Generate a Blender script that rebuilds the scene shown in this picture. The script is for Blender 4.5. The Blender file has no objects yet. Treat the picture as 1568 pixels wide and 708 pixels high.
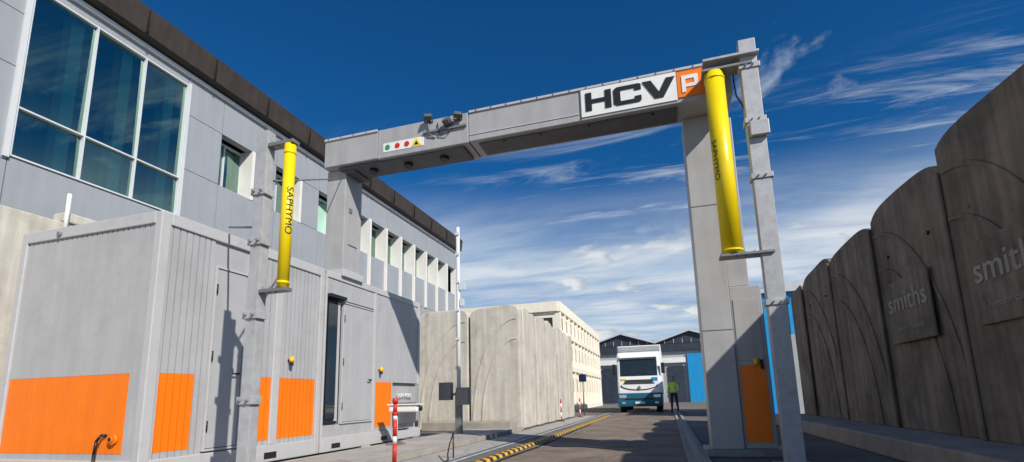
import bpy, bmesh, math, random
from mathutils import Vector, Matrix
random.seed(7)
S=bpy.context.scene
S.view_settings.view_transform='Standard'
try: S.view_settings.look='None'
except Exception: pass
S.view_settings.exposure=0

# ---------------------------------------------------------------- materials
def nd(nt,t,**k):
    n=nt.nodes.new(t)
    for a,b in k.items(): setattr(n,a,b)
    return n
def M(name,col,rough=.55,metal=0,var=.12,scale=2.5,bump=0,bscale=60,streak=0,dirt=None,emit=0,spec=.4,crack=0):
    m=bpy.data.materials.new(name); m.use_nodes=True; nt=m.node_tree; L=nt.links
    b=nt.nodes['Principled BSDF']
    b.inputs['Roughness'].default_value=rough; b.inputs['Metallic'].default_value=metal
    try: b.inputs['Specular IOR Level'].default_value=spec
    except Exception: pass
    tc=nd(nt,'ShaderNodeTexCoord')
    no=nd(nt,'ShaderNodeTexNoise'); no.inputs['Scale'].default_value=scale; no.inputs['Detail'].default_value=4; no.inputs['Roughness'].default_value=.62
    L.new(tc.outputs['Object'],no.inputs['Vector'])
    mr=nd(nt,'ShaderNodeMapRange'); mr.inputs[1].default_value=.3; mr.inputs[2].default_value=.7
    mr.inputs[3].default_value=1-var; mr.inputs[4].default_value=1+var
    L.new(no.outputs[0],mr.inputs[0])
    fac=mr.outputs[0]
    if streak:
        mp=nd(nt,'ShaderNodeMapping'); mp.inputs['Scale'].default_value=(5,5,.35)
        L.new(tc.outputs['Object'],mp.inputs['Vector'])
        n2=nd(nt,'ShaderNodeTexNoise'); n2.inputs['Scale'].default_value=1.3; n2.inputs['Detail'].default_value=4
        L.new(mp.outputs[0],n2.inputs['Vector'])
        m2=nd(nt,'ShaderNodeMapRange'); m2.inputs[1].default_value=.35; m2.inputs[2].default_value=.62
        m2.inputs[3].default_value=1-streak; m2.inputs[4].default_value=1.0
        L.new(n2.outputs[0],m2.inputs[0])
        mu=nd(nt,'ShaderNodeMath',operation='MULTIPLY'); L.new(fac,mu.inputs[0]); L.new(m2.outputs[0],mu.inputs[1]); fac=mu.outputs[0]
    if crack:
        vo=nd(nt,'ShaderNodeTexVoronoi'); vo.feature='DISTANCE_TO_EDGE'; vo.inputs['Scale'].default_value=crack
        ad=nd(nt,'ShaderNodeVectorMath',operation='MULTIPLY_ADD'); L.new(no.outputs[1],ad.inputs[0]); ad.inputs[1].default_value=(.5,.5,.5); L.new(tc.outputs['Object'],ad.inputs[2]); L.new(ad.outputs[0],vo.inputs['Vector'])
        mc=nd(nt,'ShaderNodeMapRange'); mc.inputs[1].default_value=0; mc.inputs[2].default_value=.015; mc.inputs[3].default_value=.6; mc.inputs[4].default_value=1
        L.new(vo.outputs[0],mc.inputs[0]); mu=nd(nt,'ShaderNodeMath',operation='MULTIPLY'); L.new(fac,mu.inputs[0]); L.new(mc.outputs[0],mu.inputs[1]); fac=mu.outputs[0]
    vm=nd(nt,'ShaderNodeVectorMath',operation='SCALE'); vm.inputs[0].default_value=col[:3]
    L.new(fac,vm.inputs['Scale'])
    out=vm.outputs[0]
    if dirt:
        n3=nd(nt,'ShaderNodeTexNoise'); n3.inputs['Scale'].default_value=dirt[2]; n3.inputs['Detail'].default_value=5; n3.inputs['Roughness'].default_value=.7
        L.new(tc.outputs['Object'],n3.inputs['Vector'])
        m3=nd(nt,'ShaderNodeMapRange'); m3.inputs[1].default_value=.5; m3.inputs[2].default_value=.72; m3.inputs[4].default_value=dirt[1]
        L.new(n3.outputs[0],m3.inputs[0])
        mx=nd(nt,'ShaderNodeMixRGB'); mx.inputs[2].default_value=(*dirt[0],1)
        L.new(m3.outputs[0],mx.inputs[0]); L.new(out,mx.inputs[1]); out=mx.outputs[0]
    L.new(out,b.inputs['Base Color'])
    if bump:
        n4=nd(nt,'ShaderNodeTexNoise'); n4.inputs['Scale'].default_value=bscale; n4.inputs['Detail'].default_value=2
        L.new(tc.outputs['Object'],n4.inputs['Vector'])
        bp=nd(nt,'ShaderNodeBump'); bp.inputs['Strength'].default_value=bump; bp.inputs['Distance'].default_value=.02
        L.new(n4.outputs[0],bp.inputs['Height']); L.new(bp.outputs[0],b.inputs['Normal'])
    return m
GR=M('grey_container_paint',(.42,.425,.44),.45,var=.05,streak=.07,dirt=((.24,.22,.2),.25,1.2))
GR2=M('grey_frame_paint',(.48,.48,.49),.45,var=.06,dirt=((.2,.17,.14),.3,2.5))
GANT=M('gantry_grey_paint',(.39,.388,.39),.42,var=.06,streak=.1,dirt=((.2,.2,.2),.25,1.1))
GANTD=M('gantry_dark_underside',(.1,.1,.11),.6,var=.2)
STEEL=M('galvanised_pole_steel',(.43,.435,.45),.45,metal=.15,var=.12,scale=9,dirt=((.2,.2,.2),.3,4))
BRK=M('bracket_steel',(.22,.23,.24),.5,metal=.4,var=.15,scale=10)
ORG=M('orange_paint',(.92,.20,.004),.45,var=.05,streak=.07)
YEL=M('yellow_paint',(.88,.66,.005),.35,var=.06,scale=4,streak=.08)
BLK=M('black_plastic',(.015,.015,.017),.45,var=.1)
WHT=M('white_paint',(.78,.78,.76),.45,var=.05,dirt=((.4,.38,.35),.2,3))
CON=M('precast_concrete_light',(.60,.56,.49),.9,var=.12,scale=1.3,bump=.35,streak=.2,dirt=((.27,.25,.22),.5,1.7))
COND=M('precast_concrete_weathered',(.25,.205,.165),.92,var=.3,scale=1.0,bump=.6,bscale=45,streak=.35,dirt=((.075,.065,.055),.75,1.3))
CONP=M('plinth_concrete',(.33,.30,.265),.9,var=.16,scale=2,bump=.4,dirt=((.13,.12,.11),.5,2.3))
ASP=M('asphalt',(.17,.155,.14),.92,var=.18,scale=.8,bump=.5,bscale=140,dirt=((.08,.075,.07),.6,.7),crack=.5)
ROAD=M('road_asphalt',(.23,.183,.147),.9,var=.25,scale=1.1,bump=.6,bscale=120,dirt=((.09,.072,.062),.75,1.2),crack=.45)
PAVE=M('pale_pavement',(.39,.37,.345),.9,var=.15,scale=1.4,bump=.4,bscale=120,dirt=((.2,.19,.18),.5,2.2),crack=.7)
FAC=M('facade_panel_grey',(.33,.35,.38),.5,var=.05,scale=.7,streak=.06)
FACW=M('facade_white_fin',(.76,.74,.7),.5,var=.05)
FRM=M('window_frame_white',(.62,.64,.66),.4,var=.04)
ROOF=M('dark_roof_fascia',(.05,.038,.032),.6,var=.2,streak=.2)
CURT=M('green_grey_curtain',(.50,.75,.66),.8,var=.08)
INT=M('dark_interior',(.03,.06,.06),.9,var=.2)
BEI=M('cream_render',(.84,.78,.66),.8,var=.06,streak=.08)
HDK=M('hall_dark_gable',(.03,.04,.06),.5,var=.3)
HRF=M('hall_roof_edge',(.5,.53,.56),.5,var=.1)
BLU=M('bright_blue_sheet',(.01,.28,.6),.45,var=.08,streak=.1)
DBL=M('dark_blue_sign',(.01,.02,.08),.45,var=.05)
HWL=M('hall_pale_wall',(.35,.37,.38),.7,var=.1)
TEAL=M('truck_teal',(.01,.11,.17),.35,var=.06)
TWH=M('truck_white',(.82,.82,.81),.3,var=.03)
TGL=M('windscreen_glass',(.02,.025,.025),.08,var=.1,spec=.9)
RED=M('red_paint',(.6,.03,.02),.45,var=.1)
GRN=M('green_paint',(.02,.3,.12),.45,var=.05)
LBL=M('light_blue_line_paint',(.40,.52,.60),.8,var=.3,scale=6,dirt=((.15,.15,.15),.7,3))
RUB=M('tyre_rubber',(.02,.02,.02),.9,var=.1)
CHR=M('headlamp_glass',(.6,.62,.65),.12,metal=.6,var=.05)
LETC=M('raised_lettering_concrete',(.34,.31,.28),.9,var=.15)
SKIN=M('skin',(.5,.28,.2),.6,var=.05)
HIV=M('hi_vis_yellow',(.62,.85,.02),.6,var=.08)
TROU=M('dark_trousers',(.03,.035,.05),.8,var=.1)
SILV=M('reflective_tape',(.7,.7,.7),.3,var=.02)
HAIR=M('dark_hair',(.02,.015,.01),.7,var=.2)
BULB=M('amber_beacon_lens',(.9,.45,.02),.15,var=.03)
def glassmat(name,tint,refl,base):
    GL=bpy.data.materials.new(name); GL.use_nodes=True; nt=GL.node_tree; nt.nodes.clear()
    o=nd(nt,'ShaderNodeOutputMaterial'); mx=nd(nt,'ShaderNodeMixShader'); tr=nd(nt,'ShaderNodeBsdfTransparent'); tr.inputs[0].default_value=tint
    gl=nd(nt,'ShaderNodeBsdfGlossy'); gl.inputs[0].default_value=refl; gl.inputs['Roughness'].default_value=.02
    fr=nd(nt,'ShaderNodeFresnel'); fr.inputs[0].default_value=1.6
    ma=nd(nt,'ShaderNodeMath',operation='ADD'); ma.inputs[1].default_value=base
    L=nt.links
    L.new(fr.outputs[0],ma.inputs[0]); L.new(ma.outputs[0],mx.inputs[0]); L.new(tr.outputs[0],mx.inputs[1]); L.new(gl.outputs[0],mx.inputs[2]); L.new(mx.outputs[0],o.inputs[0]); return GL
GL=glassmat('curtain_wall_glass',(.46,.74,.66,1),(.62,.92,.80,1),.26)
HAZ=bpy.data.materials.new('hazard_stripes'); HAZ.use_nodes=True; nt=HAZ.node_tree; b=nt.nodes['Principled BSDF']; b.inputs['Roughness'].default_value=.6
tc=nd(nt,'ShaderNodeTexCoord'); sx=nd(nt,'ShaderNodeSeparateXYZ'); nt.links.new(tc.outputs['Object'],sx.inputs[0])
a1=nd(nt,'ShaderNodeMath',operation='ADD'); nt.links.new(sx.outputs[0],a1.inputs[0]); nt.links.new(sx.outputs[1],a1.inputs[1])
a2=nd(nt,'ShaderNodeMath',operation='MULTIPLY'); a2.inputs[1].default_value=3.2; nt.links.new(a1.outputs[0],a2.inputs[0])
a3=nd(nt,'ShaderNodeMath',operation='FRACT'); nt.links.new(a2.outputs[0],a3.inputs[0])
a4=nd(nt,'ShaderNodeMath',operation='GREATER_THAN'); a4.inputs[1].default_value=.5; nt.links.new(a3.outputs[0],a4.inputs[0])
mm=nd(nt,'ShaderNodeMixRGB'); mm.inputs[1].default_value=(.03,.03,.03,1); mm.inputs[2].default_value=(.72,.40,.03,1); nt.links.new(a4.outputs[0],mm.inputs[0]); nt.links.new(mm.outputs[0],b.inputs['Base Color'])

# ---------------------------------------------------------------- helpers
def group(name):
    e=bpy.data.objects.new(name,None); e.empty_display_size=.2; S.collection.objects.link(e); return e
def mk(name,bm,mat,par=None,smooth=False,bev=0):
    me=bpy.data.meshes.new(name); bmesh.ops.recalc_face_normals(bm,faces=bm.faces); bm.to_mesh(me); bm.free()
    ob=bpy.data.objects.new(name,me); S.collection.objects.link(ob)
    for m in (mat if isinstance(mat,(list,tuple)) else [mat]): me.materials.append(m)
    if smooth:
        for p in me.polygons: p.use_smooth=True
    if bev:
        md=ob.modifiers.new('bevel','BEVEL'); md.width=bev; md.segments=2; md.limit_method='ANGLE'
    if par: ob.parent=par
    return ob
def addbox(bm,x0,x1,y0,y1,z0,z1,mi=0):
    v=[bm.verts.new(p) for p in ((x0,y0,z0),(x1,y0,z0),(x1,y1,z0),(x0,y1,z0),(x0,y0,z1),(x1,y0,z1),(x1,y1,z1),(x0,y1,z1))]
    for f in ((0,1,2,3),(4,5,6,7),(0,1,5,4),(1,2,6,5),(2,3,7,6),(3,0,4,7)):
        fc=bm.faces.new([v[i] for i in f]); fc.material_index=mi
def box(name,x0,x1,y0,y1,z0,z1,mat,par=None,bev=0):
    bm=bmesh.new(); addbox(bm,x0,x1,y0,y1,z0,z1); return mk(name,bm,mat,par,bev=bev)
def boxes(name,lst,mat,par=None,bev=0):
    bm=bmesh.new()
    for l in lst: addbox(bm,*l)
    return mk(name,bm,mat,par,bev=bev)
def addcyl(bm,p,q,r,r2=None,n=20,mi=0,sm=True):
    p,q=Vector(p),Vector(q); d=q-p; r2=r if r2 is None else r2
    R=d.to_track_quat('Z','Y').to_matrix()
    a=[];b_=[]
    for i in range(n):
        t=2*math.pi*i/n; u=R@Vector((math.cos(t),math.sin(t),0))
        a.append(bm.verts.new(p+u*r)); b_.append(bm.verts.new(q+u*r2))
    for i in range(n):
        f=bm.faces.new((a[i],a[(i+1)%n],b_[(i+1)%n],b_[i])); f.smooth=sm; f.material_index=mi
    f=bm.faces.new(a[::-1]); f.material_index=mi; f=bm.faces.new(b_); f.material_index=mi
def cyl(name,p,q,r,mat,par=None,r2=None,n=20):
    bm=bmesh.new(); addcyl(bm,p,q,r,r2,n); return mk(name,bm,mat,par)
def addprism(bm,pts,axis,a0,a1,mi=0):
    def P(u,v,a):
        return {'x':(a,u,v),'y':(u,a,v),'z':(u,v,a)}[axis]
    A=[bm.verts.new(P(u,v,a0)) for u,v in pts]; B=[bm.verts.new(P(u,v,a1)) for u,v in pts]
    n=len(pts)
    fs=[bm.faces.new(A[::-1]),bm.faces.new(B)]
    for i in range(n): fs.append(bm.faces.new((A[i],A[(i+1)%n],B[(i+1)%n],B[i])))
    for f in fs: f.material_index=mi
def prism(name,pts,axis,a0,a1,mat,par=None,bev=0):
    bm=bmesh.new(); addprism(bm,pts,axis,a0,a1); return mk(name,bm,mat,par,bev=bev)
def tube(name,pts,r,mat,par=None,n=8):
    bm=bmesh.new()
    for a,b_ in zip(pts[:-1],pts[1:]): addcyl(bm,a,b_,r,n=n)
    return mk(name,bm,mat,par)
def textmesh(body,size,ext=.004,sx=1,offset=0):
    cu=bpy.data.curves.new('t','FONT'); cu.body=body; cu.size=size; cu.extrude=ext; cu.offset=offset; cu.align_x='CENTER'; cu.align_y='CENTER'
    ob=bpy.data.objects.new('t',cu); S.collection.objects.link(ob)
    dg=bpy.context.evaluated_depsgraph_get(); me=bpy.data.meshes.new_from_object(ob.evaluated_get(dg))
    bpy.data.objects.remove(ob)
    for v in me.vertices: v.co.x*=sx
    return me
def text(name,body,size,origin,X,Y,mat,par,ext=.004,sx=1,offset=0):
    me=textmesh(body,size,ext,sx,offset); X,Y=Vector(X),Vector(Y); Z=X.cross(Y); O=Vector(origin)
    for v in me.vertices: v.co=O+X*v.co.x+Y*v.co.y+Z*v.co.z
    me.materials.clear(); me.materials.append(mat)
    ob=bpy.data.objects.new(name,me); S.collection.objects.link(ob); ob.parent=par; return ob

# ---------------------------------------------------------------- ground
box('ground',-300,300,-100,500,-.5,0,ASP)
def sheet(name,pts,z,mat,par=None):
    bm=bmesh.new(); bm.faces.new([bm.verts.new((x,y,z)) for x,y in pts]); return mk(name,bm,mat,par)
sheet('road',[(-2.75,-20),(.2,-20),(.2,120),(-2.75,120)],.004,ROAD)
pv=group('pavement')
boxes('slabs',[(-6.0,-4.45,-6+1.8*i,-6+1.8*i+1.785,0,.09) for i in range(12)],PAVE,pv,bev=.01)
boxes('kerb',[(-4.445,-4.33,-6+1.0*i,-6+1.0*i+.985,0,.11) for i in range(21)],CONP,pv,bev=.012)
sheet('yard_path',[(-4.32,-6),(-3.55,-6),(-3.55,26),(-4.32,26)],.004,PAVE)
sheet('painted_line',[(-3.5,-6),(-3.42,-6),(-3.27,30),(-3.35,30)],.008,LBL)
bm=bmesh.new()
for i in range(24): addprism(bm,[(-2.98,.004),(-2.94,.045),(-2.83,.045),(-2.79,.004)],'y',2+i*.98,2+i*.98+.965)
mk('cable_protector',bm,HAZ)
tube('loose_cable',[(-2.72,2,.02),(-2.70,4,.02),(-2.62,6,.02),(-2.66,8,.02),(-2.58,10,.02),(-2.66,13,.02),(-2.7,18,.02)],.014,BLK)
g=group('drainage_channel'); boxes('channel_edge',[(.2,.3,2+1.5*i,2+1.5*i+1.49,0,.04) for i in range(24)]+[(.42,.52,2+1.5*i,2+1.5*i+1.49,0,.04) for i in range(24)],CONP,g,bev=.008); box('channel_floor',.3,.42,2,38,.002,.01,BLK,g)
mh=group('manhole_cover'); cyl('lid',(-1.2,11.5,.004),(-1.2,11.5,.014),.33,BRK,mh,n=32); cyl('lid_b',(-1.2,11.5,.014),(-1.2,11.5,.018),.27,GANTD,mh,n=32)

# ---------------------------------------------------------------- container
FX=-6.1; H=3.52
def ribs(bm,axis,plane,a0,a1,z0,z1,out,pitch=.1,gap=.008):
    n=max(1,int(round((a1-a0)/pitch))); w=(a1-a0)/n
    for i in range(n):
        u0=a0+i*w+gap; u1=a0+(i+1)*w-gap
        if axis=='y': addbox(bm,plane-.03,plane+out,u0,u1,z0,z1)
        else: addbox(bm,u0,u1,plane-out,plane+.03,z0,z1)
C=group('equipment_container')
Y0,Y1=4.57,7.85; XL=-8.8
box('body',XL+.06,FX-.045,Y0+.045,Y1-.03,.3,H-.05,GR,C)
bm=bmesh.new()
addbox(bm,FX-.12,FX,Y0,Y0+.14,.1,H)
addbox(bm,XL,XL+.12,Y0,Y0+.12,.1,H)
addbox(bm,FX-.1,FX,Y1-.13,Y1-.01,.1,H)
addbox(bm,FX-.1,FX+.003,Y0+.14,Y1-.13,H-.16,H+.003)
addbox(bm,XL+.12,FX-.12,Y0-.003,Y0+.1,H-.16,H+.003)
addbox(bm,FX-.1,FX+.003,Y0+.14,Y1-.13,.1,.36)
addbox(bm,XL+.12,FX-.12,Y0-.003,Y0+.1,.1,.36)
addbox(bm,FX-.1,FX-.002,6.64,6.80,.36,H-.16)
mk('frame',bm,GR2,C,bev=.012)
box('roof',XL+.02,FX-.02,Y0+.02,Y1-.03,H-.06,H-.03,GR,C)
zo0,zo1=.44,1.42
zt=H-.16; zb=.36
bm=bmesh.new(); bo=bmesh.new()
RP=FX-.045; RO=.02
for (a,b_,isor) in ((Y0+.14,4.76,0),(4.76,5.25,1),(5.25,5.42,0),(6.04,6.42,0),(6.42,6.64,1),(6.80,7.70,1)):
    if isor:
        ribs(bm,'y',RP,a,b_,zo1,zt,RO); ribs(bo,'y',RP,a,b_,zo0,zo1-.003,RO+.001); ribs(bm,'y',RP,a,b_,zb,zo0-.003,RO)
    else: ribs(bm,'y',RP,a,b_,zb,zt,RO)
n=25
X0r,X1r=XL+.13,FX-.13; pw=(X1r-X0r)/n; Xs=X0r+pw*(n-2); RQ=Y0+.045
ribs(bm,'x',RQ,X0r,Xs,zo1,zt,RO,pw); ribs(bo,'x',RQ,X0r,Xs,zo0,zo1-.003,RO+.001,pw); ribs(bm,'x',RQ,Xs,X1r,zb,zt,RO,pw); ribs(bm,'x',RQ,X0r,Xs,zb,zo0-.003,RO,pw)
mk('ribbed_panels',bm,GR,C); mk('orange_panels',bo,ORG,C)
boxes('orange_backing',[(X0r,Xs,RQ-.003,RQ+.01,zo0,zo1),(RP-.01,RP+.003,4.76,5.25,zo0,zo1),(RP-.01,RP+.003,6.42,6.64,zo0,zo1),(RP-.01,RP+.003,6.8,7.7,zo0,zo1)],ORG,C)
def door(par,y0,y1,z0,z1,nm,flip=1):
    box(nm,FX-.05,FX-.006,y0,y1,z0,z1,GR,par,bev=.006)
    f=.035
    boxes(nm+'_frame',[(FX-.05,FX+.012,y0-f,y0-.008,z0-f,z1+f),(FX-.05,FX+.012,y1+.008,y1+f,z0-f,z1+f),(FX-.05,FX+.012,y0-.007,y1+.007,z1+.008,z1+f),(FX-.05,FX+.012,y0-.007,y1+.007,z0-f,z0-.008)],GR2,par,bev=.004)
    hy=y0+.05 if flip>0 else y1-.05
    oy=y1-.08 if flip>0 else y0+.08
    bm=bmesh.new()
    for z in (z0+.3,(z0+z1)/2,z1-.3): addcyl(bm,(FX+.01,hy-.05,z-.07),(FX+.01,hy-.05,z+.07),.014,n=8)
    addcyl(bm,(FX+.0,oy,1.45),(FX+.05,oy,1.45),.018,n=10); addcyl(bm,(FX+.05,oy,1.45),(FX+.05,oy-.12*flip,1.45),.012,n=8)
    mk(nm+'_ironmongery',bm,BLK,par)
door(C,5.47,6.0,.42,2.95,'service_door')
boxes('fork_pockets',[(FX-.02,FX+.006,y,y+.26,.15,.25) for y in (5.1,6.55)],BLK,C)
def beacon(par,y,z):
    bm=bmesh.new(); addcyl(bm,(FX-.02,y,z),(FX+.05,y,z),.022,n=10); addcyl(bm,(FX+.05,y,z-.09),(FX+.05,y,z-.03),.03,n=12); mk('beacon_arm',bm,BLK,par)
    bm=bmesh.new(); bmesh.ops.create_uvsphere(bm,u_segments=14,v_segments=8,radius=.04,matrix=Matrix.Translation((FX+.05,y,z+.03))); addcyl(bm,(FX+.05,y,z-.03),(FX+.05,y,z+.03),.04,n=14); mk('beacon_lens',bm,BULB,par,smooth=True)
beacon(C,7.0,1.72)
bm=bmesh.new(); addcyl(bm,(-6.55,Y0+.03,.62),(-6.55,Y0-.02,.62),.065,n=20); addcyl(bm,(-6.55,Y0-.02,.62),(-6.55,Y0-.04,.62),.04,n=20); mk('cable_socket',bm,ORG,C)
cyl('socket_hole',(-6.55,Y0-.04,.62),(-6.55,Y0-.043,.62),.025,BLK,C)
tube('power_cable',[(-6.70,Y0+.03,.66),(-6.71,Y0-.03,.67),(-6.75,Y0-.05,.60),(-6.77,Y0-.05,.45),(-6.77,Y0-.05,.1),(-6.77,Y0-.2,.02)],.018,BLK,C)
cyl('lifting_lug',(-8.0,Y0-.003,H-.1),(-8.0,Y0-.03,H-.1),.035,BRK,C)

K=group('control_cabin')
K0,K1=7.88,11.7
box('body',XL+.06,FX-.1,K0+.03,K1-.06,.34,H-.05,GR,K)
bm=bmesh.new()
addbox(bm,FX-.1,FX+.002,K0,K0+.05,.1,H); addbox(bm,FX-.1,FX+.002,K1-.1,K1,1.4,H)
addbox(bm,FX-.1,FX+.005,K0+.05,K1-.1,H-.13,H+.004); addbox(bm,FX-.1,FX+.005,K0+.05,10.4,.1,.36)
addbox(bm,FX-.1,FX,9.56,9.64,.36,H-.13)
mk('frame',bm,GR2,K,bev=.01)
box('roof',XL+.02,FX-.02,K0,K1-.02,H-.06,H-.03,GR,K)
bm=bmesh.new(); addbox(bm,FX-.06,FX-.02,8.42,9.56,3.02,H-.13); addbox(bm,FX-.06,FX-.02,9.64,9.68,.36,1.42);addbox(bm,FX-.06,FX-.02,K0+.05,8.42,3.04,H-.13)
for i in range(4):
    yy=9.64+(K1-.1-9.64)/4*i; addbox(bm,FX-.06,FX-.02,yy+.003,yy+(K1-.1-9.64)/4-.003,1.42,H-.13)
addbox(bm,FX-.06,FX-.02,8.42,9.56,.36,.58);addbox(bm,FX-.06,FX-.02,K0+.05,8.42,.36,.58)
mk('flat_panels',bm,GR,K)
box('orange_panel',FX-.06,FX-.018,9.68,10.34,.44,1.42,ORG,K)
boxes('lower_panel',[(FX-.06,FX-.02,10.34,10.4,.36,1.42),(FX-.06,FX-.02,9.68,10.34,.36,.438)],GR,K)
door(K,8.47,9.5,.62,2.95,'entrance_door')
box('door_opening',FX-.098,FX-.055,K0+.06,8.40,.6,3.0,BLK,K)
box('door_side_light',FX-.05,FX-.03,K0+.14,8.30,.7,2.9,TGL,K)
boxes('side_light_frame',[(FX-.05,FX-.02,8.30,8.36,.65,2.95)],GR2,K)
box('door_canopy',FX-.02,FX+.09,K0+.04,8.42,3.0,3.06,BLK,K)
box('lower_recess',FX-.6,FX-.105,10.4,K1-.1,.34,1.38,BLK,K)
box('recess_rack',FX-.05,FX+.02,10.5,11.5,.45,.95,GANTD,K,bev=.02)
text('recess_label','CONTROLE',.13,(FX-.04,11.0,1.12),(0,1,0),(0,0,1),WHT,K,ext=.006)
boxes('base_feet',[(FX-.3,FX+.02,K1-.35,K1-.05,.09,.34),(FX-.3,FX+.01,9.2,9.5,.0,.1)],GR2,K,bev=.01)
boxes('fork_pockets',[(FX-.02,FX+.008,y,y+.26,.15,.24) for y in (8.2,9.9)],BLK,K)
beacon(K,9.8,1.68)
box('lower_skid',FX-.5,FX+.03,10.4,K1,.12,.3,GR2,K,bev=.01)

# ---------------------------------------------------------------- gantry
G=group('scanner_gantry')
BY0,BY1=8.17,8.86; BZ0,BZ1=5.81,6.42
box('beam_left_section',-6.5,-5.24,BY0,BY1,BZ0,BZ1,GANT,G,bev=.012)
box('beam_lamp_section',-5.232,-3.27,BY0-.004,BY1,BZ0-.02,BZ1-.01,GANT,G,bev=.012)
box('beam_main_section',-3.262,1.37,BY0+.006,BY1,BZ0,BZ1,GANT,G,bev=.012)
boxes('beam_ledges',[(-6.5,-5.24,BY0-.025,BY0-.002,BZ1-.035,BZ1+.01),(-3.25,1.37,BY0-.02,BY0+.004,BZ1-.03,BZ1+.012),(-3.25,-1.15,BY0-.006,BY0+.004,BZ0+.12,BZ0+.135)],GR2,G)
boxes('beam_underside_trays',[(-6.2,-3.4,BY0+.08,BY1-.08,BZ0-.07,BZ0-.022),(-3.1,.5,BY0+.12,BY1-.1,BZ0-.03,BZ0-.002)],GANTD,G)
bm=bmesh.new()
for x in (-5.5,-4.7,-3.9): addcyl(bm,(x,BY0+.3,BZ0-.14),(x,BY0+.3,BZ0-.07),.09,n=14)
for x in (-2.6,-1.9,-1.0,0.1): addcyl(bm,(x,BY0+.15,BZ0-.05),(x,BY0+.15,BZ0-.03),.03,n=10)
for x in [-6.4+.3*i for i in range(26)]:
    if not(-5.2<x<-3.3): addcyl(bm,(x,BY0-.03,BZ1-.01),(x,BY0-.024,BZ1-.01),.012,n=8)
mk('beam_fixings',bm,BLK,G)
box('status_plate',-5.1,-4.2,BY0-.012,BY0-.005,5.90,6.09,WHT,G)
bm=bmesh.new(); addcyl(bm,(-5.0,BY0-.02,5.995),(-5.0,BY0-.013,5.995),.055,n=20); mk('green_lamp',bm,GRN,G)
for i,x in enumerate((-4.78,-4.57)):
    bm=bmesh.new(); addcyl(bm,(x,BY0-.02,5.995),(x,BY0-.013,5.995),.055,n=20); mk('red_lamp',bm,RED,G)
prism('warning_triangle',[(-4.47,5.92),(-4.25,5.92),(-4.36,6.085)],'y',BY0-.02,BY0-.013,YEL,G)
prism('warning_symbol',[(-4.41,5.94),(-4.31,5.94),(-4.36,6.02)],'y',BY0-.024,BY0-.0205,BLK,G)
def flood(x,z,rot):
    bm=bmesh.new(); addbox(bm,-.09,.09,-.13,-.02,-.07,.08); addbox(bm,-.11,-.095,-.1,.06,-.02,.02); addbox(bm,.095,.11,-.1,.06,-.02,.02); addbox(bm,-.1,.1,.045,.06,-.02,.02)
    for i in range(5): addbox(bm,-.07+.03*i,-.06+.03*i,-.02,.015,-.05,.06)
    bmesh.ops.transform(bm,matrix=Matrix.Translation((x,BY0-.06,z))@Matrix.Rotation(rot,4,'Z')@Matrix.Rotation(-.6,4,'X')@Matrix.Scale(.78,4),verts=bm.verts); mk('floodlight',bm,GANTD,G)
flood(-4.08,6.38,.3); flood(-3.66,6.22,-.2); flood(-3.46,6.30,.5)
tube('floodlight_bracket',[(-4.08,BY0-.05,6.45),(-4.08,BY0-.05,6.1),(-3.95,BY0-.01,6.0)],.015,BRK,G)
tube('floodlight_cable',[(-3.9,BY0-.03,6.3),(-3.85,BY0-.05,6.05),(-3.7,BY0-.05,6.02),(-3.6,BY0-.03,6.12)],.01,BLK,G)
box('floodlight_rail',-4.2,-3.3,BY0-.05,BY0-.01,6.12,6.16,BRK,G)
box('sign_plate',-1.10,.52,BY0-.012,BY0+.002,5.86,6.385,WHT,G)
box('sign_seam',-1.115,-1.102,BY0-.016,BY0+.002,5.83,6.40,GANTD,G)
box('sign_orange_plate',.53,.95,BY0-.014,BY0+.002,5.89,6.36,ORG,G)
def letters(rects,ox,oz,w,h,mat,nm):
    bm=bmesh.new()
    for r in rects:
        addprism(bm,[(ox+u*w,oz+v*h) for u,v in r],'y',BY0-.026,BY0-.0145)
    mk(nm,bm,mat,G)
R=lambda a,b_,c,d:[(a,c),(b_,c),(b_,d),(a,d)]
lz,lh=5.955,.345
letters([R(0,.24,0,1),R(.76,1,0,1),R(.24,.76,.39,.61)],-1.02,lz,.45,lh,BLK,'letter_H')
letters([[(.12,0),(.9,0),(.9,.2),(.27,.2),(.25,.22),(0,.22),(0,.12)],[(0,.22),(.25,.22),(.25,.78),(0,.78)],[(0,.78),(.25,.78),(.27,.8),(.9,.8),(.9,1),(.12,1),(0,.88)],[(.9,0),(.97,.03),(1,.12),(1,.34),(.76,.34),(.76,.2),(.9,.2)],[(.76,.66),(1,.66),(1,.88),(.97,.97),(.9,1),(.9,.8),(.76,.8)]],-.53,lz,.47,lh,BLK,'letter_C')
letters([[(0,1),(.27,1),(.5,.33),(.5,0),(.37,0)],[(.5,0),(.5,.33),(.73,1),(1,1),(.63,0)]],-.04,lz,.54,lh,BLK,'letter_V')
letters([R(0,.24,0,1),R(.24,1,.78,1),R(.24,1,.3,.5),R(.76,1,.5,.78)],.60,lz+.01,.26,lh-.04,WHT,'letter_P')
box('right_leg',.60,1.075,8.74,9.3,.12,BZ0-.003,GANT,G,bev=.012)
box('right_leg_foot',.5,1.7,8.7,9.5,.004,.12,BRK,G,bev=.01)
boxes('leg_seams',[(.598,1.077,8.735,8.742,z,z+.012) for z in (2.0,4.15)],GANTD,G)
box('rear_column',1.1,1.42,8.95,9.5,2.75,BZ0-.003,GANT,G,bev=.01)
box('lower_cabinet',1.082,1.56,8.80,9.6,.12,2.72,GANT,G,bev=.015)
box('lower_cabinet_orange_door',1.12,1.50,8.785,8.798,.22,1.42,ORG,G,bev=.004)
box('lower_cabinet_upper_door',1.12,1.50,8.786,8.798,1.5,2.5,GANT,G,bev=.004)
box('cabinet_handle',1.43,1.47,8.75,8.785,1.35,1.5,BLK,G)
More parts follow.
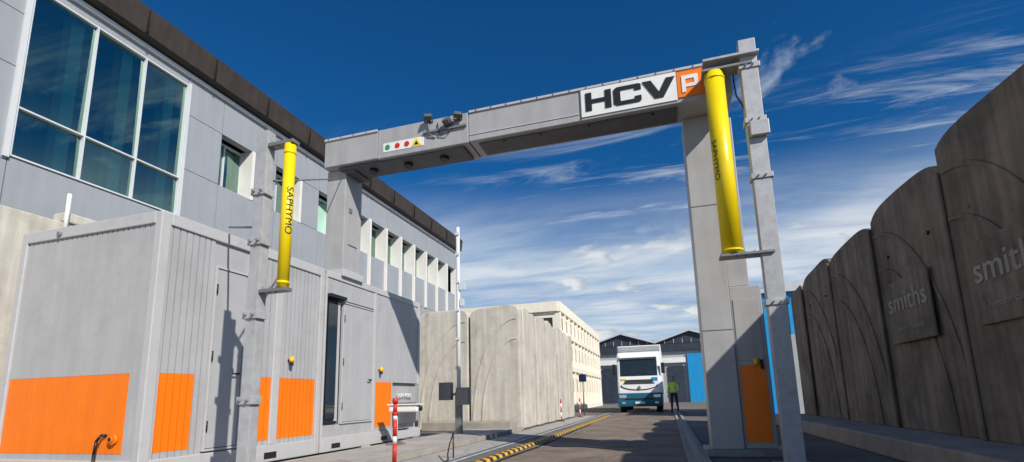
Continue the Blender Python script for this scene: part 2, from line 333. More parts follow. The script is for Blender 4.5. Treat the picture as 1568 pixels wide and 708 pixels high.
cyl('cabinet_beacon',(1.36,8.72,1.42),(1.36,8.72,1.52),.04,BULB,G)
box('left_leg',-6.55,-6.10,8.36,8.95,H-.02,BZ0-.003,GANT,G,bev=.012)
box('left_leg_base',-6.62,-6.03,8.30,9.0,H-.03,H+.12,GR2,G,bev=.01)
boxes('left_leg_detail',[(-6.098,-6.085,8.5,8.6,4.9,5.0),(-6.098,-6.085,8.5,8.8,4.2,4.212)],BRK,G)
boxes('left_leg_knee',[(-6.1,-5.85,8.3,8.86,5.70,5.79)],GANTD,G)
tube('hanging_cable',[(1.33,8.1,6.3),(1.38,8.0,6.15),(1.36,7.95,5.9),(1.37,7.92,5.6),(1.44,7.85,5.35),(1.46,7.8,5.2)],.012,BLK,G)

# ---------------------------------------------------------------- radiation portal posts
def portal(px,py,top,w,d,tx,r,z0,z1,clamps,txt,ts,a0,zfrac):
    P=group('radiation_portal_post')
    bm=bmesh.new()
    addbox(bm,px-w/2,px+w/2,py-d/2,py-d/2+.018,0,top); addbox(bm,px-w/2,px-w/2+.018,py-d/2+.019,py+d/2,0,top); addbox(bm,px+w/2-.018,px+w/2,py-d/2+.019,py+d/2,0,top)
    addbox(bm,px-w/2+.019,px+w/2-.019,py-d/2+.06,py-d/2+.07,0,top-.02)
    mk('post',bm,STEEL,P,bev=.004)
    box('post_foot',px-w,px+w,py-w,py+w,0,.03,STEEL,P)
    ty=py
    bm=bmesh.new(); addcyl(bm,(tx,ty,z0),(tx,ty,z1),r,n=40); mk('detector_tube',bm,YEL,P)
    bm=bmesh.new()
    for z in (z0+.04,z1-.12): addcyl(bm,(tx,ty,z),(tx,ty,z+.03),r*1.06,n=40)
    mk('tube_bands',bm,YEL,P)
    for z in (z1+.002,z0-.042):
        a,b_=min(tx,px),max(tx,px)
        boxes('bracket',[(tx-r*1.25,px+w*.2 if px>tx else tx+r*1.3,ty-r*.9,ty+r*.9,z,z+.04)] if px>tx else [(px-w*.2,tx+r*1.25,ty-r*.9,ty+r*.9,z,z+.04)],BRK,P,bev=.005)
        bm=bmesh.new()
        for i in range(4): addcyl(bm,(a+(b_-a)*(i+.3)/4,ty-r*.5,z-.015),(a+(b_-a)*(i+.3)/4,ty-r*.5,z+.065),.012,n=6)
        mk('bracket_bolts',bm,BRK,P)
    for z in clamps:
        boxes('clamp',[(px-w/2-.03,px+w/2+.03,py-d/2-.02,py-d/2-.002,z,z+.08),(px+w/2+.002,px+w/2+.03,py-d/2,py+d/2,z,z+.08),(px-w/2-.03,px-w/2-.002,py-d/2,py+d/2,z,z+.08)],STEEL,P,bev=.004)
        bm=bmesh.new(); addcyl(bm,(px-.05,py-d/2-.05,z+.04),(px-.05,py-d/2,z+.04),.014,n=6); addcyl(bm,(px+.05,py-d/2-.05,z+.04),(px+.05,py-d/2,z+.04),.014,n=6); mk('clamp_bolts',bm,BRK,P)
    me=textmesh(txt,ts,.0005,1.2,0); zc=z0+(z1-z0)*zfrac; a0=math.radians(a0)
    bm=bmesh.new(); bm.from_mesh(me); bmesh.ops.triangulate(bm,faces=bm.faces); bmesh.ops.subdivide_edges(bm,edges=bm.edges,cuts=1); bm.to_mesh(me); bm.free()
    for v in me.vertices:
        a=a0+v.co.y/r; rr=r+.004+v.co.z
        v.co=Vector((tx+rr*math.sin(a),ty-rr*math.cos(a),zc-v.co.x))
    me.materials.clear(); me.materials.append(BLK); ob=bpy.data.objects.new('tube_lettering',me); S.collection.objects.link(ob); ob.parent=P
    return P
P1=portal(-4.2,4.27,4.08,.14,.12,-3.86,.062,2.22,3.87,(3.3,2.72,1.9,1.0),'SAPHYMO',.10,62,.52)
tube('brace',[(-4.2,4.3,2.95),(-6.1,5.6,3.62)],.014,BRK,P1)
tube('brace',[(-4.2,4.3,3.5),(-6.2,8.35,5.6)],.012,BRK,P1)
P2=portal(1.56,7.8,6.4,.24,.18,1.06,.145,3.0,5.96,(5.0,4.1,5.9,2.2),'SAPHYMO',.12,-50,.5)
box('top_clamp_plate',.9,1.7,7.62,8.16,6.1,6.14,STEEL,P2,bev=.004)
box('junction_box',1.46,1.72,7.62,7.695,4.75,4.98,STEEL,P2,bev=.01)

# ---------------------------------------------------------------- office building
B=group('office_building')
WX=-12.2; EY=28.2; GY0,GY1=5.9,9.5
def wallquads(bm,rects):
    for (y0,y1,z0,z1) in rects: addbox(bm,WX-.25,WX,y0+.009,y1-.009,z0+.009,z1-.009)
bm=bmesh.new()
ys=[-6,-3,0,3,5.9]+[9.5,10.7,12.9,15.1,17.3]+[17.3+1.36*i for i in range(1,9)]
ys[-1]=EY
rects=[]
for a,b_ in zip(ys[:-1],ys[1:]):
    if a==5.9:
        rects+=[(a,b_,0,3),(a,b_,3,6.0),(a,b_,9.85,10.2)]; continue
    rects+=[(a,b_,0,3),(a,b_,3,5.9)]
    if b_<=5.9 : rects+=[(a,b_,5.9,7.9),(a,b_,7.9,9.1),(a,b_,9.1,10.2)]
    elif a<10: rects+=[(a,b_,5.9,7.4),(a,b_,7.4,9.0),(a,b_,9.0,10.2)]
    else:
        wd=1.15 if a<17 else (b_-a-.22)
        rects+=[(a,b_,9.0,10.2),(a,b_,5.9,7.4)]
        if a<17: rects+=[(a+wd+.12,b_,7.4,9.0)]
wallquads(bm,rects)
mk('facade_panels',bm,FAC,B)
boxes('joint_backing',[(WX-.24,WX-.05,-6,5.9,0,10.19),(WX-.24,WX-.05,9.5,10.7,0,10.19),(WX-.24,WX-.05,10.7,EY,0,7.38),(WX-.24,WX-.05,10.7,EY,9.02,10.19)],GANTD,B)
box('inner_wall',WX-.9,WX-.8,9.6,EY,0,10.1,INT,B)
boxes('window_returns',[(WX-.8,WX-.25,y,y+.1,5.9,9.0) for y in [9.55]+[EY-.3]],FAC,B)
def quad(bm,x,y0,y1,z0,z1): bm.faces.new([bm.verts.new(p) for p in ((x,y0,z0),(x,y1,z0),(x,y1,z1),(x,y0,z1))])
bm=bmesh.new(); bw=bmesh.new(); bg=bmesh.new(); bf=bmesh.new(); bb=bmesh.new()
for k,(a,b_) in enumerate(zip(ys[:-1],ys[1:])):
    if a>=10.6:
        wd=1.15 if a<17 else (b_-a-.22)
        addbox(bw,WX-.55,WX+ (.02 if a<17 else .10),a+wd,a+wd+.12,5.9 if a>=17 else 7.38,9.02)
        quad(bg,WX-.49,a,a+wd,7.4,9.0)
        addbox(bf,WX-.5,WX-.44,a,a+wd,7.37,7.43); addbox(bf,WX-.5,WX-.44,a,a+wd,8.94,9.0); addbox(bf,WX-.5,WX-.44,a,a+.05,7.43,8.94); addbox(bf,WX-.5,WX-.44,a+.5,a+.54,7.43,8.94)
        addbox(bm,WX-.5,WX-.252,a,a+wd,7.36,7.395)
        if k%3!=1: addbox(bb,WX-.7,WX-.68,a+.05,a+wd-.1,8.94-.35*(k%4),9.0)
mk('window_fins',bw,FACW,B); mk('window_glass',bg,GL,B); mk('window_frames',bf,FRM,B); mk('window_sills',bm,FAC,B); mk('window_blinds',bb,CURT,B)
gz0,gz1=6.0,9.85
pan=[(5.94,7.13),(7.165,8.28),(8.315,9.46)]
for k,(a,b_) in enumerate(pan):
    for j,(z0,z1) in enumerate(((6.03,7.05),(7.085,9.81))):
        bm=bmesh.new(); quad(bm,0,a-(a+b_)/2,b_-(a+b_)/2,z0-(z0+z1)/2,z1-(z0+z1)/2)
        ob=mk('pane',bm,GL,B); ob.location=(WX-.05,(a+b_)/2,(z0+z1)/2); ob.rotation_euler=(0,math.radians((.9,-.5,.6)[k]*(1 if j else -1)),math.radians((.7,-.9,.4)[k]))
bm=bmesh.new()
for y in (5.9,7.13,8.28,9.46): addbox(bm,WX-.1,WX+.04,y,y+.035,gz0,gz1)
for z in (gz0,7.05,gz1-.04):
    for a,b_ in pan: addbox(bm,WX-.1,WX+.035,a,b_,z,z+.035)
mk('curtain_wall_mullions',bm,FRM,B)
boxes('window_surround',[(WX+.002,WX+.06,9.505,9.56,5.95,9.9),(WX+.002,WX+.06,5.80,5.895,5.95,9.9)],FRM,B)
boxes('interior_columns',[(WX-.6,WX-.3,y,y+.26,5.9,10) for y in (6.8,7.93,9.08)],CURT,B)
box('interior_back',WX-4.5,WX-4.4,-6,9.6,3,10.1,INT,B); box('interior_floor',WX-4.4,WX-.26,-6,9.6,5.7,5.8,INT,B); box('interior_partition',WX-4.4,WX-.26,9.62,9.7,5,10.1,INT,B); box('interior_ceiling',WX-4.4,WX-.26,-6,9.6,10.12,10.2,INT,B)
box('roof_slab',WX-9,WX-.0,-6,EY+.1,10.24,10.5,ROOF,B)
prism('roof_fascia',[(WX+.003,10.2),(WX+.3,10.28),(WX+.38,10.95),(WX+.0,10.97)],'y',-6,EY+.2,ROOF,B)
box('coping_strip',WX+.004,WX+.09,-6,EY,10.08,10.18,FRM,B)
box('end_wall',WX-9,WX-.26,EY-.3,EY,0,10.2,FAC,B)
box('rear_wall',WX-9,WX-8.8,-6,EY-.3,0,10.2,FAC,B)
boxes('fascia_seams',[(WX+.3,WX+.40,y,y+.015,10.3,10.9) for y in range(-4,28,2)],BLK,B)

W=group('boundary_wall')
box('wall_body',-10.8,-10.5,-4,10,0,4.42,CON,W,bev=.02); box('wall_cap_block',-10.8,-10.45,6.0,7.2,4.425,4.62,CON,W,bev=.03)
cyl('white_pipe',(-10.4,6.0,4.1),(-10.4,6.0,4.95),.035,WHT,W)
cyl('wall_lamp',(-10.49,5.05,2.4),(-10.42,5.05,2.4),.06,BRK,W)

# ---------------------------------------------------------------- precast shield walls
def panel(bm,br,along,plane,s0,s1,th,base,top,side,rib=True,sd=0,drop=.16):
    n=20; prof=[]
    for i in range(n+1):
        t=i/n; z=top-drop*abs(2*t-1)**6-.05*math.sin(3*t+sd)
        prof.append((s0+.012+(s1-s0-.024)*t,z))
    pts=[(s0+.012,base)]+[(s1-.012,base)]+prof[::-1]
    ax='x' if along=='y' else 'y'
    addprism(bm,pts,ax,plane,plane+th)
    if rib:
        f=plane if side<0 else plane+th
        a,b_=(f-.022,f+.02) if side<0 else (f-.02,f+.022)
        for rw,(rx,rz) in ((.06,(s1-s0-.18,top-base-.45)),(.045,((s1-s0)*.72,(top-base)*.72))):
            cx=s1-.1
            prev=None
            for i in range(23):
                t=math.pi/2*i/22
                p=(cx-rx*math.cos(t),base+.02+rz*math.sin(t)); q=(cx-(rx-rw)*math.cos(t),base+.02+(rz-rw)*math.sin(t))
                if prev: addprism(br,[prev[0],p,q,prev[1]],ax,a,b_)
                prev=(p,q)
RW=group('precast_concrete_wall')
bm=bmesh.new(); br=bmesh.new(); XW=3.9
js=[.4,3.0,5.6,8.2,10.8,13.4,16.0,17.4]
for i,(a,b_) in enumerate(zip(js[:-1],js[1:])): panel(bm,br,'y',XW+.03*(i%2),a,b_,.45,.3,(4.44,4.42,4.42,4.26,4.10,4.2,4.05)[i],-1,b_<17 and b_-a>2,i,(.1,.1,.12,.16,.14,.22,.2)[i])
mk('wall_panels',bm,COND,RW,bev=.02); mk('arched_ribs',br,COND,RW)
bm=bmesh.new()
for a in (5.6,8.2): addbox(bm,XW-.055,XW-.024,a+.65,a+2.15,1.75,2.8)
mk('name_plates',bm,COND,RW,bev=.01)
for a in (5.6,8.2):
    text('plate_lettering','smiths',.46,(XW-.06,a+1.4,2.42),(0,-1,0),(0,0,1),LETC,RW,ext=.008,sx=1.15,offset=.004)
    text('plate_small_lettering','heimann solutions',.13,(XW-.06,a+1.4,1.98),(0,-1,0),(0,0,1),LETC,RW,ext=.006)
box('wall_plinth',XW-.9,XW+1.2,.2,17.6,.004,.3,CONP,RW,bev=.03)
boxes('vertical_pilasters',[(XW-.05,XW-.004,y-.06,y+.06,.3,4.0) for y in js[1:-1]],COND,RW,bev=.02)
bm=bmesh.new()
for a,b_ in zip(js[:-1],js[1:]):
    for q in (.22,.78): addcyl(bm,(XW+.04,a+(b_-a)*q,3.3),(XW-.004,a+(b_-a)*q,3.3),.03,n=10)
mk('lifting_sockets',bm,BLK,RW)

LW=group('precast_concrete_wall')
bm=bmesh.new(); br=bmesh.new()
for i,(a,b_) in enumerate(((-8.1,-6.25),(-6.2,-4.46))): panel(bm,br,'x',15.4+.02*i,a,b_,.4,.02,4.03,-1,True,i,.22)
ly=[15.85,16.7,17.6,18.4,19.3,20.3,21.3,22.4,23.6,24.8]
for i,(a,b_) in enumerate(zip(ly[:-1],ly[1:])): panel(bm,br,'y',-4.86,a,b_,.4-.07*(i%2),.02,4.05-.06*(i%3),1,False,i,.1)
addbox(bm,-8.1,-4.9,15.84,24.7,.02,3.5)
mk('wall_panels',bm,CON,LW,bev=.03); mk('arched_ribs',br,CON,LW)
box('wall_plinth',-7.6,-4.6,14.7,15.38,.004,.3,CONP,LW,bev=.03)

# ---------------------------------------------------------------- cream building
E=group('cream_office_block')
box('mass',-15,-6.62,32.2,52,0,6.9,BEI,E)
bm=bmesh.new(); bw=bmesh.new()
for (z0,z1) in ((1.3,2.3),(3.6,4.6),(5.5,6.3)):
    for i in range(12):
        y=32.7+i*1.62
        addbox(bw,-6.63,-6.60,y,y+.95,z0,z1)
for i in range(13): addbox(bm,-6.62,-6.48,32.2+i*1.62,32.2+i*1.62+.36,0,6.6)
for z in (0,2.75,5.0,6.6): addbox(bm,-6.62,-6.45,32.1,52,z,z+(.35 if z<6 else .65))
addbox(bm,-15,-6.63,32.0,32.19,6.6,7.25)
mk('piers_and_bands',bm,BEI,E); mk('windows',bw,TGL,E)
boxes('end_window',[(-8.6,-7.0,32.13,32.198,5.0,6.2)],TGL,E); boxes('roof_units',[(-8.6,-8.2,34,34.6,7.2,7.6),(-12,-11,36,37,6.9,7.7)],HWL,E)

# ---------------------------------------------------------------- warehouse with sawtooth gables
Hh=group('warehouse')
bm=bmesh.new(); br=bmesh.new()
px=-5.1
for k in range(-1,5):
    c=px+7.9*k
    addprism(bm,[(c-3.95,6.9),(c+3.95,6.9),(c,8.2)],'y',62,62.3)
    for sgn in (-1,1):
        addprism(br,[(c,8.25),(c+sgn*3.95,6.95),(c+sgn*3.95,7.12),(c,8.45)],'y',61.6,90)
mk('gables',bm,HDK,Hh); mk('roof',br,HRF,Hh)
boxes('gable_mullions',[(x-.03,x+.03,61.93,61.99,6.9,7.4) for x in [-8+1.0*i for i in range(32)]],HRF,Hh)
box('walls',-13,26,62.3,89,0,6.88,HWL,Hh)
box('fascia_band',-13,26,61.9,62.28,6.0,6.85,HDK,Hh)
bm=bmesh.new()
for x0,x1 in ((2.4,4.0),(4.4,6.2),(9,14)): addbox(bm,x0,x1,62.0,62.28,0,5.6)
mk('blue_doors',bm,BLU,Hh)
boxes('loading_bays',[(x,x+1.8,62.1,62.28,.0,4.2) for x in (-7.5,-5,-2.4,.2)],HDK,Hh)
boxes('wall_band',[(-13,2.2,61.95,62.27,4.6,5.2)],WHT,Hh)
bs=group('blue_shed'); box('walls',3.3,9,22,30,0,4.9,BLU,bs); prism('roof',[(3.1,4.9),(9.2,4.9),(6.2,5.5)],'y',21.8,30.2,HRF,bs)
boxes('sheet_ribs',[(3.3+.3*i,3.35+.3*i,21.95,21.998,0,4.88) for i in range(19)],BLU,bs); box('door',4.5,6.5,21.93,21.948,0,3.2,HWL,bs)

# ---------------------------------------------------------------- sensor mast
Ms=group('sensor_mast')
cyl('mast_pole',(-5.42,12.66,0),(-5.42,12.66,5.85),.055,FRM,Ms)
box('mast_foot',-5.6,-5.24,12.5,12.84,0,.06,BRK,Ms,bev=.01)
bm=bmesh.new()
for z in [1.8,2.6,3.4,4.2,5.0,5.6]: addbox(bm,-5.48,-5.36,12.58,12.6,z,z+.07)
addbox(bm,-5.38,-5.2,12.6,12.68,4.0,4.2); addbox(bm,-5.36,-5.25,12.6,12.7,3.55,3.75)
mk('mast_clips',bm,FRM,Ms)
bm=bmesh.new(); addbox(bm,-5.9,-5.55,12.4,12.6,.98,1.45); addbox(bm,-5.36,-5.0,12.3,12.5,.85,1.3); addbox(bm,-5.7,-5.2,12.55,12.58,1.1,1.16); mk('sensor_boxes',bm,BRK,Ms,bev=.03)
box('mast_lower_sleeve',-5.5,-5.34,12.58,12.74,.06,1.2,BRK,Ms,bev=.01)

bo=group('barrier_bollard')
bm=bmesh.new(); x,y=-3.02,5.2
for i,(z0,z1) in enumerate(((.0,.22),(.22,.30),(.30,.52),(.52,.60),(.60,.78),(.78,.84))): addcyl(bm,(x,y,z0),(x,y,z1),.024,n=16,mi=i%2)
mk('post',bm,[RED,WHT],bo)
bm=bmesh.new(); addcyl(bm,(x,y,.84),(x,y,.87),.036,n=16); addcyl(bm,(x,y,.87),(x,y,.97),.026,.02,n=16); addcyl(bm,(x,y,.97),(x,y,1.03),.032,n=16); mk('cap',bm,RED,bo)
cyl('foot',(x,y,0),(x,y,.05),.16,BLK,bo,n=24)
cp=group('camera_post')
cyl('post',(-5.55,9.6,.09),(-5.55,9.6,.75),.04,GR2,cp); box('housing',-5.68,-5.0,9.5,9.68,.76,.9,WHT,cp,bev=.03); box('hood',-5.7,-4.95,9.47,9.71,.905,.93,WHT,cp,bev=.005); cyl('lens',(-4.99,9.59,.83),(-4.95,9.59,.83),.05,BLK,cp); box('base',-5.7,-5.4,9.45,9.75,.09,.12,BRK,cp)
ch=group('chain_post'); cyl('post',(-3.62,8.2,0),(-3.62,8.2,.42),.012,BLK,ch)
tube('chain',[(-3.62,8.2,.42),(-3.6,8.0,.25),(-3.5,7.7,.12),(-3.4,7.5,.06),(-3.38,7.0,.02)],.012,BLK,ch)
def marker(x,y,h=.9):
    m=group('marker_post'); bm=bmesh.new()
    for i in range(5): addcyl(bm,(x,y,i*h/5),(x,y,(i+1)*h/5),.03,n=12,mi=i%2)
    mk('striped_tube',bm,[RED,WHT],m); cyl('foot',(x,y,.0),(x,y,.03),.14,BLK,m)
marker(-4.25,20.5); marker(-4.15,24.5)
sg=group('information_sign'); cyl('post',(-4.35,27,0),(-4.35,27,2.2),.03,BRK,sg); box('board',-4.55,-4.15,26.93,26.96,1.75,2.15,DBL,sg)

# ---------------------------------------------------------------- truck
T=group('truck'); cx=-1.55; ty=29.4
prof=[(0,.45),(0,1.25),(.03,1.7),(.10,2.02),(.30,3.1),(.5,3.42),(1.7,3.55),(1.75,.45)]
bm=bmesh.new(); addprism(bm,[(ty+u,v) for u,v in prof],'x',cx-1.2,cx+1.2); mk('cab',bm,TWH,T,bev=.1)
prism('windscreen',[(ty+.085,2.05),(ty+.265,3.02),(ty+.33,3.02),(ty+.15,2.05)],'x',cx-1.03,cx+1.03,TGL,T,bev=.01)
prism('sun_visor',[(ty+.10,3.10),(ty+.28,3.04),(ty+.42,3.16),(ty+.3,3.22)],'x',cx-1.05,cx+1.05,TWH,T,bev=.01)
prism('lower_bumper',[(ty-.10,.34),(ty-.12,.62),(ty-.08,1.08),(ty+.1,1.12),(ty+.3,.34)],'x',cx-1.22,cx+1.22,TEAL,T,bev=.05)
boxes('grille',[(cx-.85+.06*i,cx+.85-.06*i,ty-.02,ty+.02,1.62+.09*i,1.66+.09*i) for i in (0,1,2)]+[(cx-.8,cx+.8,ty-.13,ty-.105,.72,.80)],BLK,T)
tube('grille_arc',[(cx+1.0*math.cos(a),ty-.02,1.55-.28*math.sin(a)) for a in [math.pi*i/14 for i in range(15)]],.022,BLK,T)
prism('badge',[(cx-.09,1.38),(cx,1.24),(cx+.09,1.38),(cx,1.52)],'y',ty-.06,ty-.035,BRK,T)
boxes('headlamps',[(cx-1.14,cx-.74,ty-.14,ty-.08,.82,1.0),(cx+.74,cx+1.14,ty-.14,ty-.08,.82,1.0)],CHR,T,bev=.02)
boxes('fog_lamps',[(cx-1.0,cx-.8,ty-.14,ty-.1,.5,.6),(cx+.8,cx+1.0,ty-.14,ty-.1,.5,.6)],CHR,T,bev=.01)
box('number_plate',cx-.27,cx+.27,ty-.15,ty-.125,.5,.61,WHT,T)
box('side_sticker',cx-1.0,cx-.72,ty+.02,ty+.06,1.8,1.92,YEL,T); box('side_sticker_b',cx+.72,cx+1.02,ty+.02,ty+.06,1.75,1.95,BLU,T)
boxes('mirrors',[(cx-1.45,cx-1.25,ty+.0,ty+.12,2.15,2.75),(cx+1.25,cx+1.45,ty+.0,ty+.12,2.15,2.75)],BLK,T,bev=.04)
tube('wipers',[(cx-.8,ty+.08,2.08),(cx-.2,ty+.12,2.3)],.012,BLK,T); tube('wiper_b',[(cx+.1,ty+.08,2.08),(cx+.7,ty+.12,2.3)],.012,BLK,T)
boxes('steps',[(cx-1.23,cx-1.2,ty+.5,ty+1.2,.3,1.0),(cx+1.2,cx+1.23,ty+.5,ty+1.2,.3,1.0)],TEAL,T)
bm=bmesh.new()
for sx_ in (-1,1):
    for yy in (ty+.9,ty+4.8,ty+6.6): addcyl(bm,(cx+sx_*.85,yy,.5),(cx+sx_*1.15,yy,.5),.5,n=28)
mk('wheels',bm,RUB,T)
box('chassis',cx-.5,cx+.5,ty+.6,ty+9,.55,.95,BLK,T)
box('cargo_box',cx-1.28,cx+1.28,ty+1.95,ty+9.3,1.0,3.95,TWH,T,bev=.04)
box('cargo_header',cx-1.24,cx+1.24,ty+1.9,ty+1.945,3.6,3.9,HWL,T,bev=.01)

# ---------------------------------------------------------------- worker
def skinmesh(verts,edges,rad,sub=2,root=0):
    me=bpy.data.meshes.new('sk'); me.from_pydata(verts,edges,[]); ob=bpy.data.objects.new('sk',me); S.collection.objects.link(ob)
    ob.modifiers.new('s','SKIN')
    for i,v in enumerate(me.skin_vertices[0].data): v.radius=(rad[i],rad[i]) if not isinstance(rad[i],tuple) else rad[i]; v.use_root=(i==root)
    m=ob.modifiers.new('u','SUBSURF'); m.levels=sub
    dg=bpy.context.evaluated_depsgraph_get(); out=bpy.data.meshes.new_from_object(ob.evaluated_get(dg)); bpy.data.objects.remove(ob); return out
def worker(x,y,s=1.0):
    Wk=group('worker')
    V=[(0,0,.98),(0,0,1.12),(0,0,1.30),(0,0,1.46),(0,-.01,1.56),
       (-.1,0,.92),(-.12,-.02,.50),(-.13,.0,.1),(-.14,-.14,.05),(.1,0,.92),(.13,.03,.50),(.15,.06,.1),(.16,-.08,.05),
       (-.19,0,1.44),(-.26,.0,1.17),(-.27,-.08,.93),(.19,0,1.44),(.27,-.02,1.18),(.22,-.2,1.06)]
    Ed=[(0,1),(1,2),(2,3),(3,4),(0,5),(5,6),(6,7),(7,8),(0,9),(9,10),(10,11),(11,12),(3,13),(13,14),(14,15),(3,16),(16,17),(17,18)]
    Rd=[(.15,.11),(.14,.11),(.17,.12),(.13,.1),.055,.095,.065,.05,.045,.095,.065,.05,.045,.065,.052,.035,.065,.052,.035]
    me=skinmesh(V,Ed,Rd)
    for m in (TROU,HIV,SKIN,SILV,BLK): me.materials.append(m)
    for p in me.polygons:
        c=p.center; z=c.z; p.use_smooth=True
        if z>1.52: p.material_index=2
        elif z>1.0 or (abs(c.x)>.2 and z>.95): p.material_index=3 if 1.12<z<1.17 or 1.27<z<1.32 else 1
        elif z<.1: p.material_index=4
        else: p.material_index=0
    ob=bpy.data.objects.new('body',me); S.collection.objects.link(ob); ob.parent=Wk
    bm=bmesh.new(); bmesh.ops.create_uvsphere(bm,u_segments=20,v_segments=14,radius=1,matrix=Matrix.Translation((0,-.02,1.68))@Matrix.Diagonal((.078,.098,.12,1)))
    bmesh.ops.create_uvsphere(bm,u_segments=8,v_segments=6,radius=.016,matrix=Matrix.Translation((0,-.122,1.665)))
    for q in (-.08,.08): bmesh.ops.create_uvsphere(bm,u_segments=8,v_segments=6,radius=.02,matrix=Matrix.Translation((q,-.01,1.67)))
    mk('head',bm,SKIN,Wk,smooth=True)
    bm=bmesh.new()
    for q in (-.03,.03): bmesh.ops.create_uvsphere(bm,u_segments=8,v_segments=6,radius=.011,matrix=Matrix.Translation((q,-.112,1.695)))
    addbox(bm,-.025,.025,-.12,-.11,1.618,1.626); mk('eyes_and_mouth',bm,HAIR,Wk)
    bm=bmesh.new(); bmesh.ops.create_uvsphere(bm,u_segments=20,v_segments=14,radius=1,matrix=Matrix.Translation((0,.02,1.72))@Matrix.Diagonal((.086,.1,.1,1))); mk('hair',bm,HAIR,Wk,smooth=True)
    for nm,h,d in (('hand',(-.27,-.09,.90),Vector((0,-.15,-1))),('hand_b',(.21,-.23,1.05),Vector((-.2,-1,-.2)))):
        h=Vector(h); d.normalize(); sd=Vector((0,1,0)) if nm=='hand' else Vector((1,0,0))
        V2=[tuple(h),tuple(h+d*.05),tuple(h+d*.09)]; m2=skinmesh(V2,[(0,1),(1,2)],[.026,.036,.03],1)
        bm=bmesh.new(); bm.from_mesh(m2)
        for i,l in enumerate((.065,.08,.075,.055)):
            b0=h+d*.08+sd*(-.03+.02*i); addcyl(bm,b0,b0+d*l*.5,.009,n=6); addcyl(bm,b0+d*l*.5,b0+d*l+Vector((.01,0,0)),.009,.007,n=6)
        addcyl(bm,h+d*.03-sd*.03,h+d*.08-sd*.06,.011,.008,n=6)
        mk(nm,bm,SKIN,Wk,smooth=True)
    Wk.location=(x,y,0); Wk.scale=(s,s,s); Wk.rotation_euler=(0,0,math.radians(-15)); return Wk
worker(.26,28.3,1.06)

# ---------------------------------------------------------------- light & sky
sd=Vector((1,-.77,.93)).normalized()
el=math.asin(sd.z); rot=math.atan2(sd.x,sd.y)
su=bpy.data.lights.new('sun','SUN'); su.energy=5.0; su.angle=math.radians(.5); su.color=(1,.94,.85)
so=bpy.data.objects.new('sun',su); S.collection.objects.link(so); so.rotation_euler=(-sd).to_track_quat('-Z','Y').to_euler()
w=bpy.data.worlds.new('World'); S.world=w; w.use_nodes=True; nt=w.node_tree; L=nt.links
bg=nt.nodes['Background']; bg.inputs[1].default_value=.08
sk=nd(nt,'ShaderNodeTexSky'); sk.sky_type='NISHITA'; sk.sun_disc=False; sk.sun_elevation=el; sk.sun_rotation=rot; sk.air_density=1.0; sk.dust_density=.3; sk.ozone_density=2.5
tint=nd(nt,'ShaderNodeMixRGB',blend_type='MULTIPLY'); tint.inputs[0].default_value=1; tint.inputs[2].default_value=(.10,.64,1.12,1); L.new(sk.outputs[0],tint.inputs[1])
tc=nd(nt,'ShaderNodeTexCoord'); sp=nd(nt,'ShaderNodeSeparateXYZ'); L.new(tc.outputs['Generated'],sp.inputs[0])
def math_(op,a,b_=None):
    n=nd(nt,'ShaderNodeMath',operation=op)
    for i,v in enumerate((a,b_)):
        if v is None: continue
        if isinstance(v,(int,float)): n.inputs[i].default_value=v
        else: L.new(v,n.inputs[i])
    return n.outputs[0]
zz=math_('ADD',math_('MAXIMUM',sp.outputs[2],0),.10)
u=math_('DIVIDE',sp.outputs[0],zz); v=math_('DIVIDE',sp.outputs[1],zz)
cb=nd(nt,'ShaderNodeCombineXYZ'); L.new(u,cb.inputs[0]); L.new(v,cb.inputs[1])
def noise(scale,vec,det=5,ro=.6,dist=0,seed=0):
    mp=nd(nt,'ShaderNodeMapping'); mp.inputs['Scale'].default_value=scale; mp.inputs['Location'].default_value=(seed,seed*.7,0); mp.inputs['Rotation'].default_value=(0,0,math.radians(12)); L.new(vec,mp.inputs[0])
    n=nd(nt,'ShaderNodeTexNoise'); n.inputs['Scale'].default_value=1; n.inputs['Detail'].default_value=det; n.inputs['Roughness'].default_value=ro; n.inputs['Distortion'].default_value=dist; L.new(mp.outputs[0],n.inputs['Vector']); return n.outputs[0]
def mr(x,a,b_,c=0,d=1,sm=True):
    n=nd(nt,'ShaderNodeMapRange'); n.interpolation_type='SMOOTHSTEP' if sm else 'LINEAR'
    for i,q in enumerate((a,b_,c,d)): n.inputs[1+i].default_value=q
    L.new(x,n.inputs[0]); return n.outputs[0]
z=sp.outputs[2]; xd=sp.outputs[0]
cir=mr(noise((1.1,6.5,1),cb.outputs[0],8,.68,.8,3),.46,.72)
cirm=math_('MULTIPLY',cir,math_('MULTIPLY',mr(z,.53,.42),mr(xd,-.45,-.05,.15,1)))
veil=math_('MULTIPLY',mr(z,.42,.24),mr(noise((.6,2.2,1),cb.outputs[0],6,.58,.6,1),.28,.60,.45,.95))
low=mr(z,.04,.22,.78,1)
veil=math_('MULTIPLY',veil,low)
cb2=nd(nt,'ShaderNodeCombineXYZ'); L.new(math_('DIVIDE',xd,math_('MAXIMUM',sp.outputs[1],.05)),cb2.inputs[0]); L.new(z,cb2.inputs[1])
pn=noise((6,16,1),cb2.outputs[0],5,.55,.1,4.3)
puff=math_('MULTIPLY',mr(pn,.55,.62),mr(z,.34,.24))
puffhi=math_('MULTIPLY',mr(noise((1.6,1.6,1),cb.outputs[0],6,.6,.2,11.5),.66,.76),.5)
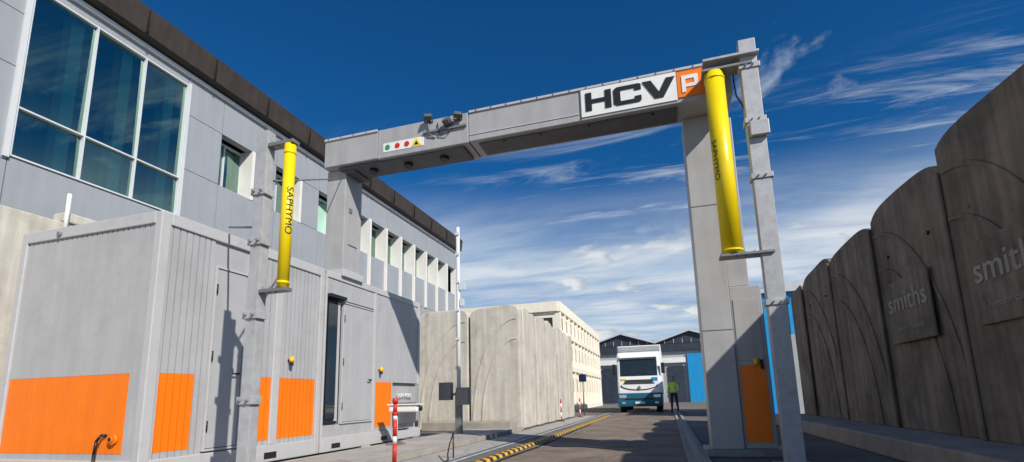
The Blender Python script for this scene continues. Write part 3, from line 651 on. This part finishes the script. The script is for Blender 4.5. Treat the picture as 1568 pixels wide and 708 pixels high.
side=math_('MULTIPLY',math_('MULTIPLY',mr(noise((2.2,2.2,1),cb.outputs[0],7,.58,.4,21),.47,.62),mr(xd,.52,.66)),.6)  # unseen cloud patches added right of view for the curtain-wall glass to reflect
den=math_('MAXIMUM',math_('MAXIMUM',math_('MAXIMUM',math_('MULTIPLY',cirm,.6),veil),puffhi),side)
ccol=nd(nt,'ShaderNodeMixRGB'); ccol.inputs[1].default_value=(5.6,7.1,8.9,1); ccol.inputs[2].default_value=(9.2,9.8,10.5,1)
L.new(mr(noise((1.2,3,1),cb.outputs[0],5,.6,.3,7),.35,.65),ccol.inputs[0])
mixc=nd(nt,'ShaderNodeMixRGB'); L.new(den,mixc.inputs[0]); L.new(tint.outputs[0],mixc.inputs[1]); L.new(ccol.outputs[0],mixc.inputs[2])
pcol=nd(nt,'ShaderNodeMixRGB'); pcol.inputs[1].default_value=(4.6,5.3,6.3,1); pcol.inputs[2].default_value=(10.3,10.5,10.6,1); L.new(mr(noise((6,16,1),cb2.outputs[0],5,.55,.1,4.36),.5,.66),pcol.inputs[0])
mixp=nd(nt,'ShaderNodeMixRGB'); L.new(math_('MULTIPLY',puff,.85),mixp.inputs[0]); L.new(mixc.outputs[0],mixp.inputs[1]); L.new(pcol.outputs[0],mixp.inputs[2])
L.new(mixp.outputs[0],bg.inputs[0])

# ---------------------------------------------------------------- camera
f,p,r,psi,cy=764.3,math.radians(10.02),math.radians(-1.45),math.radians(16.94),474.3
fw=Vector((-math.sin(psi)*math.cos(p),math.cos(psi)*math.cos(p),math.sin(p))); rt=Vector((math.cos(psi),math.sin(psi),0)); up=rt.cross(fw)
rt2=rt*math.cos(r)+up*math.sin(r); up2=-rt*math.sin(r)+up*math.cos(r)
cam=bpy.data.cameras.new('camera'); co=bpy.data.objects.new('camera',cam); S.collection.objects.link(co)
mtx=Matrix((rt2,up2,-fw)).transposed().to_4x4(); mtx.translation=(0,0,1); co.matrix_world=mtx
cam.sensor_width=36; cam.lens=f/1568*36; cam.shift_y=(cy-354)/1568; cam.clip_end=1500; cam.clip_start=.05
S.camera=co
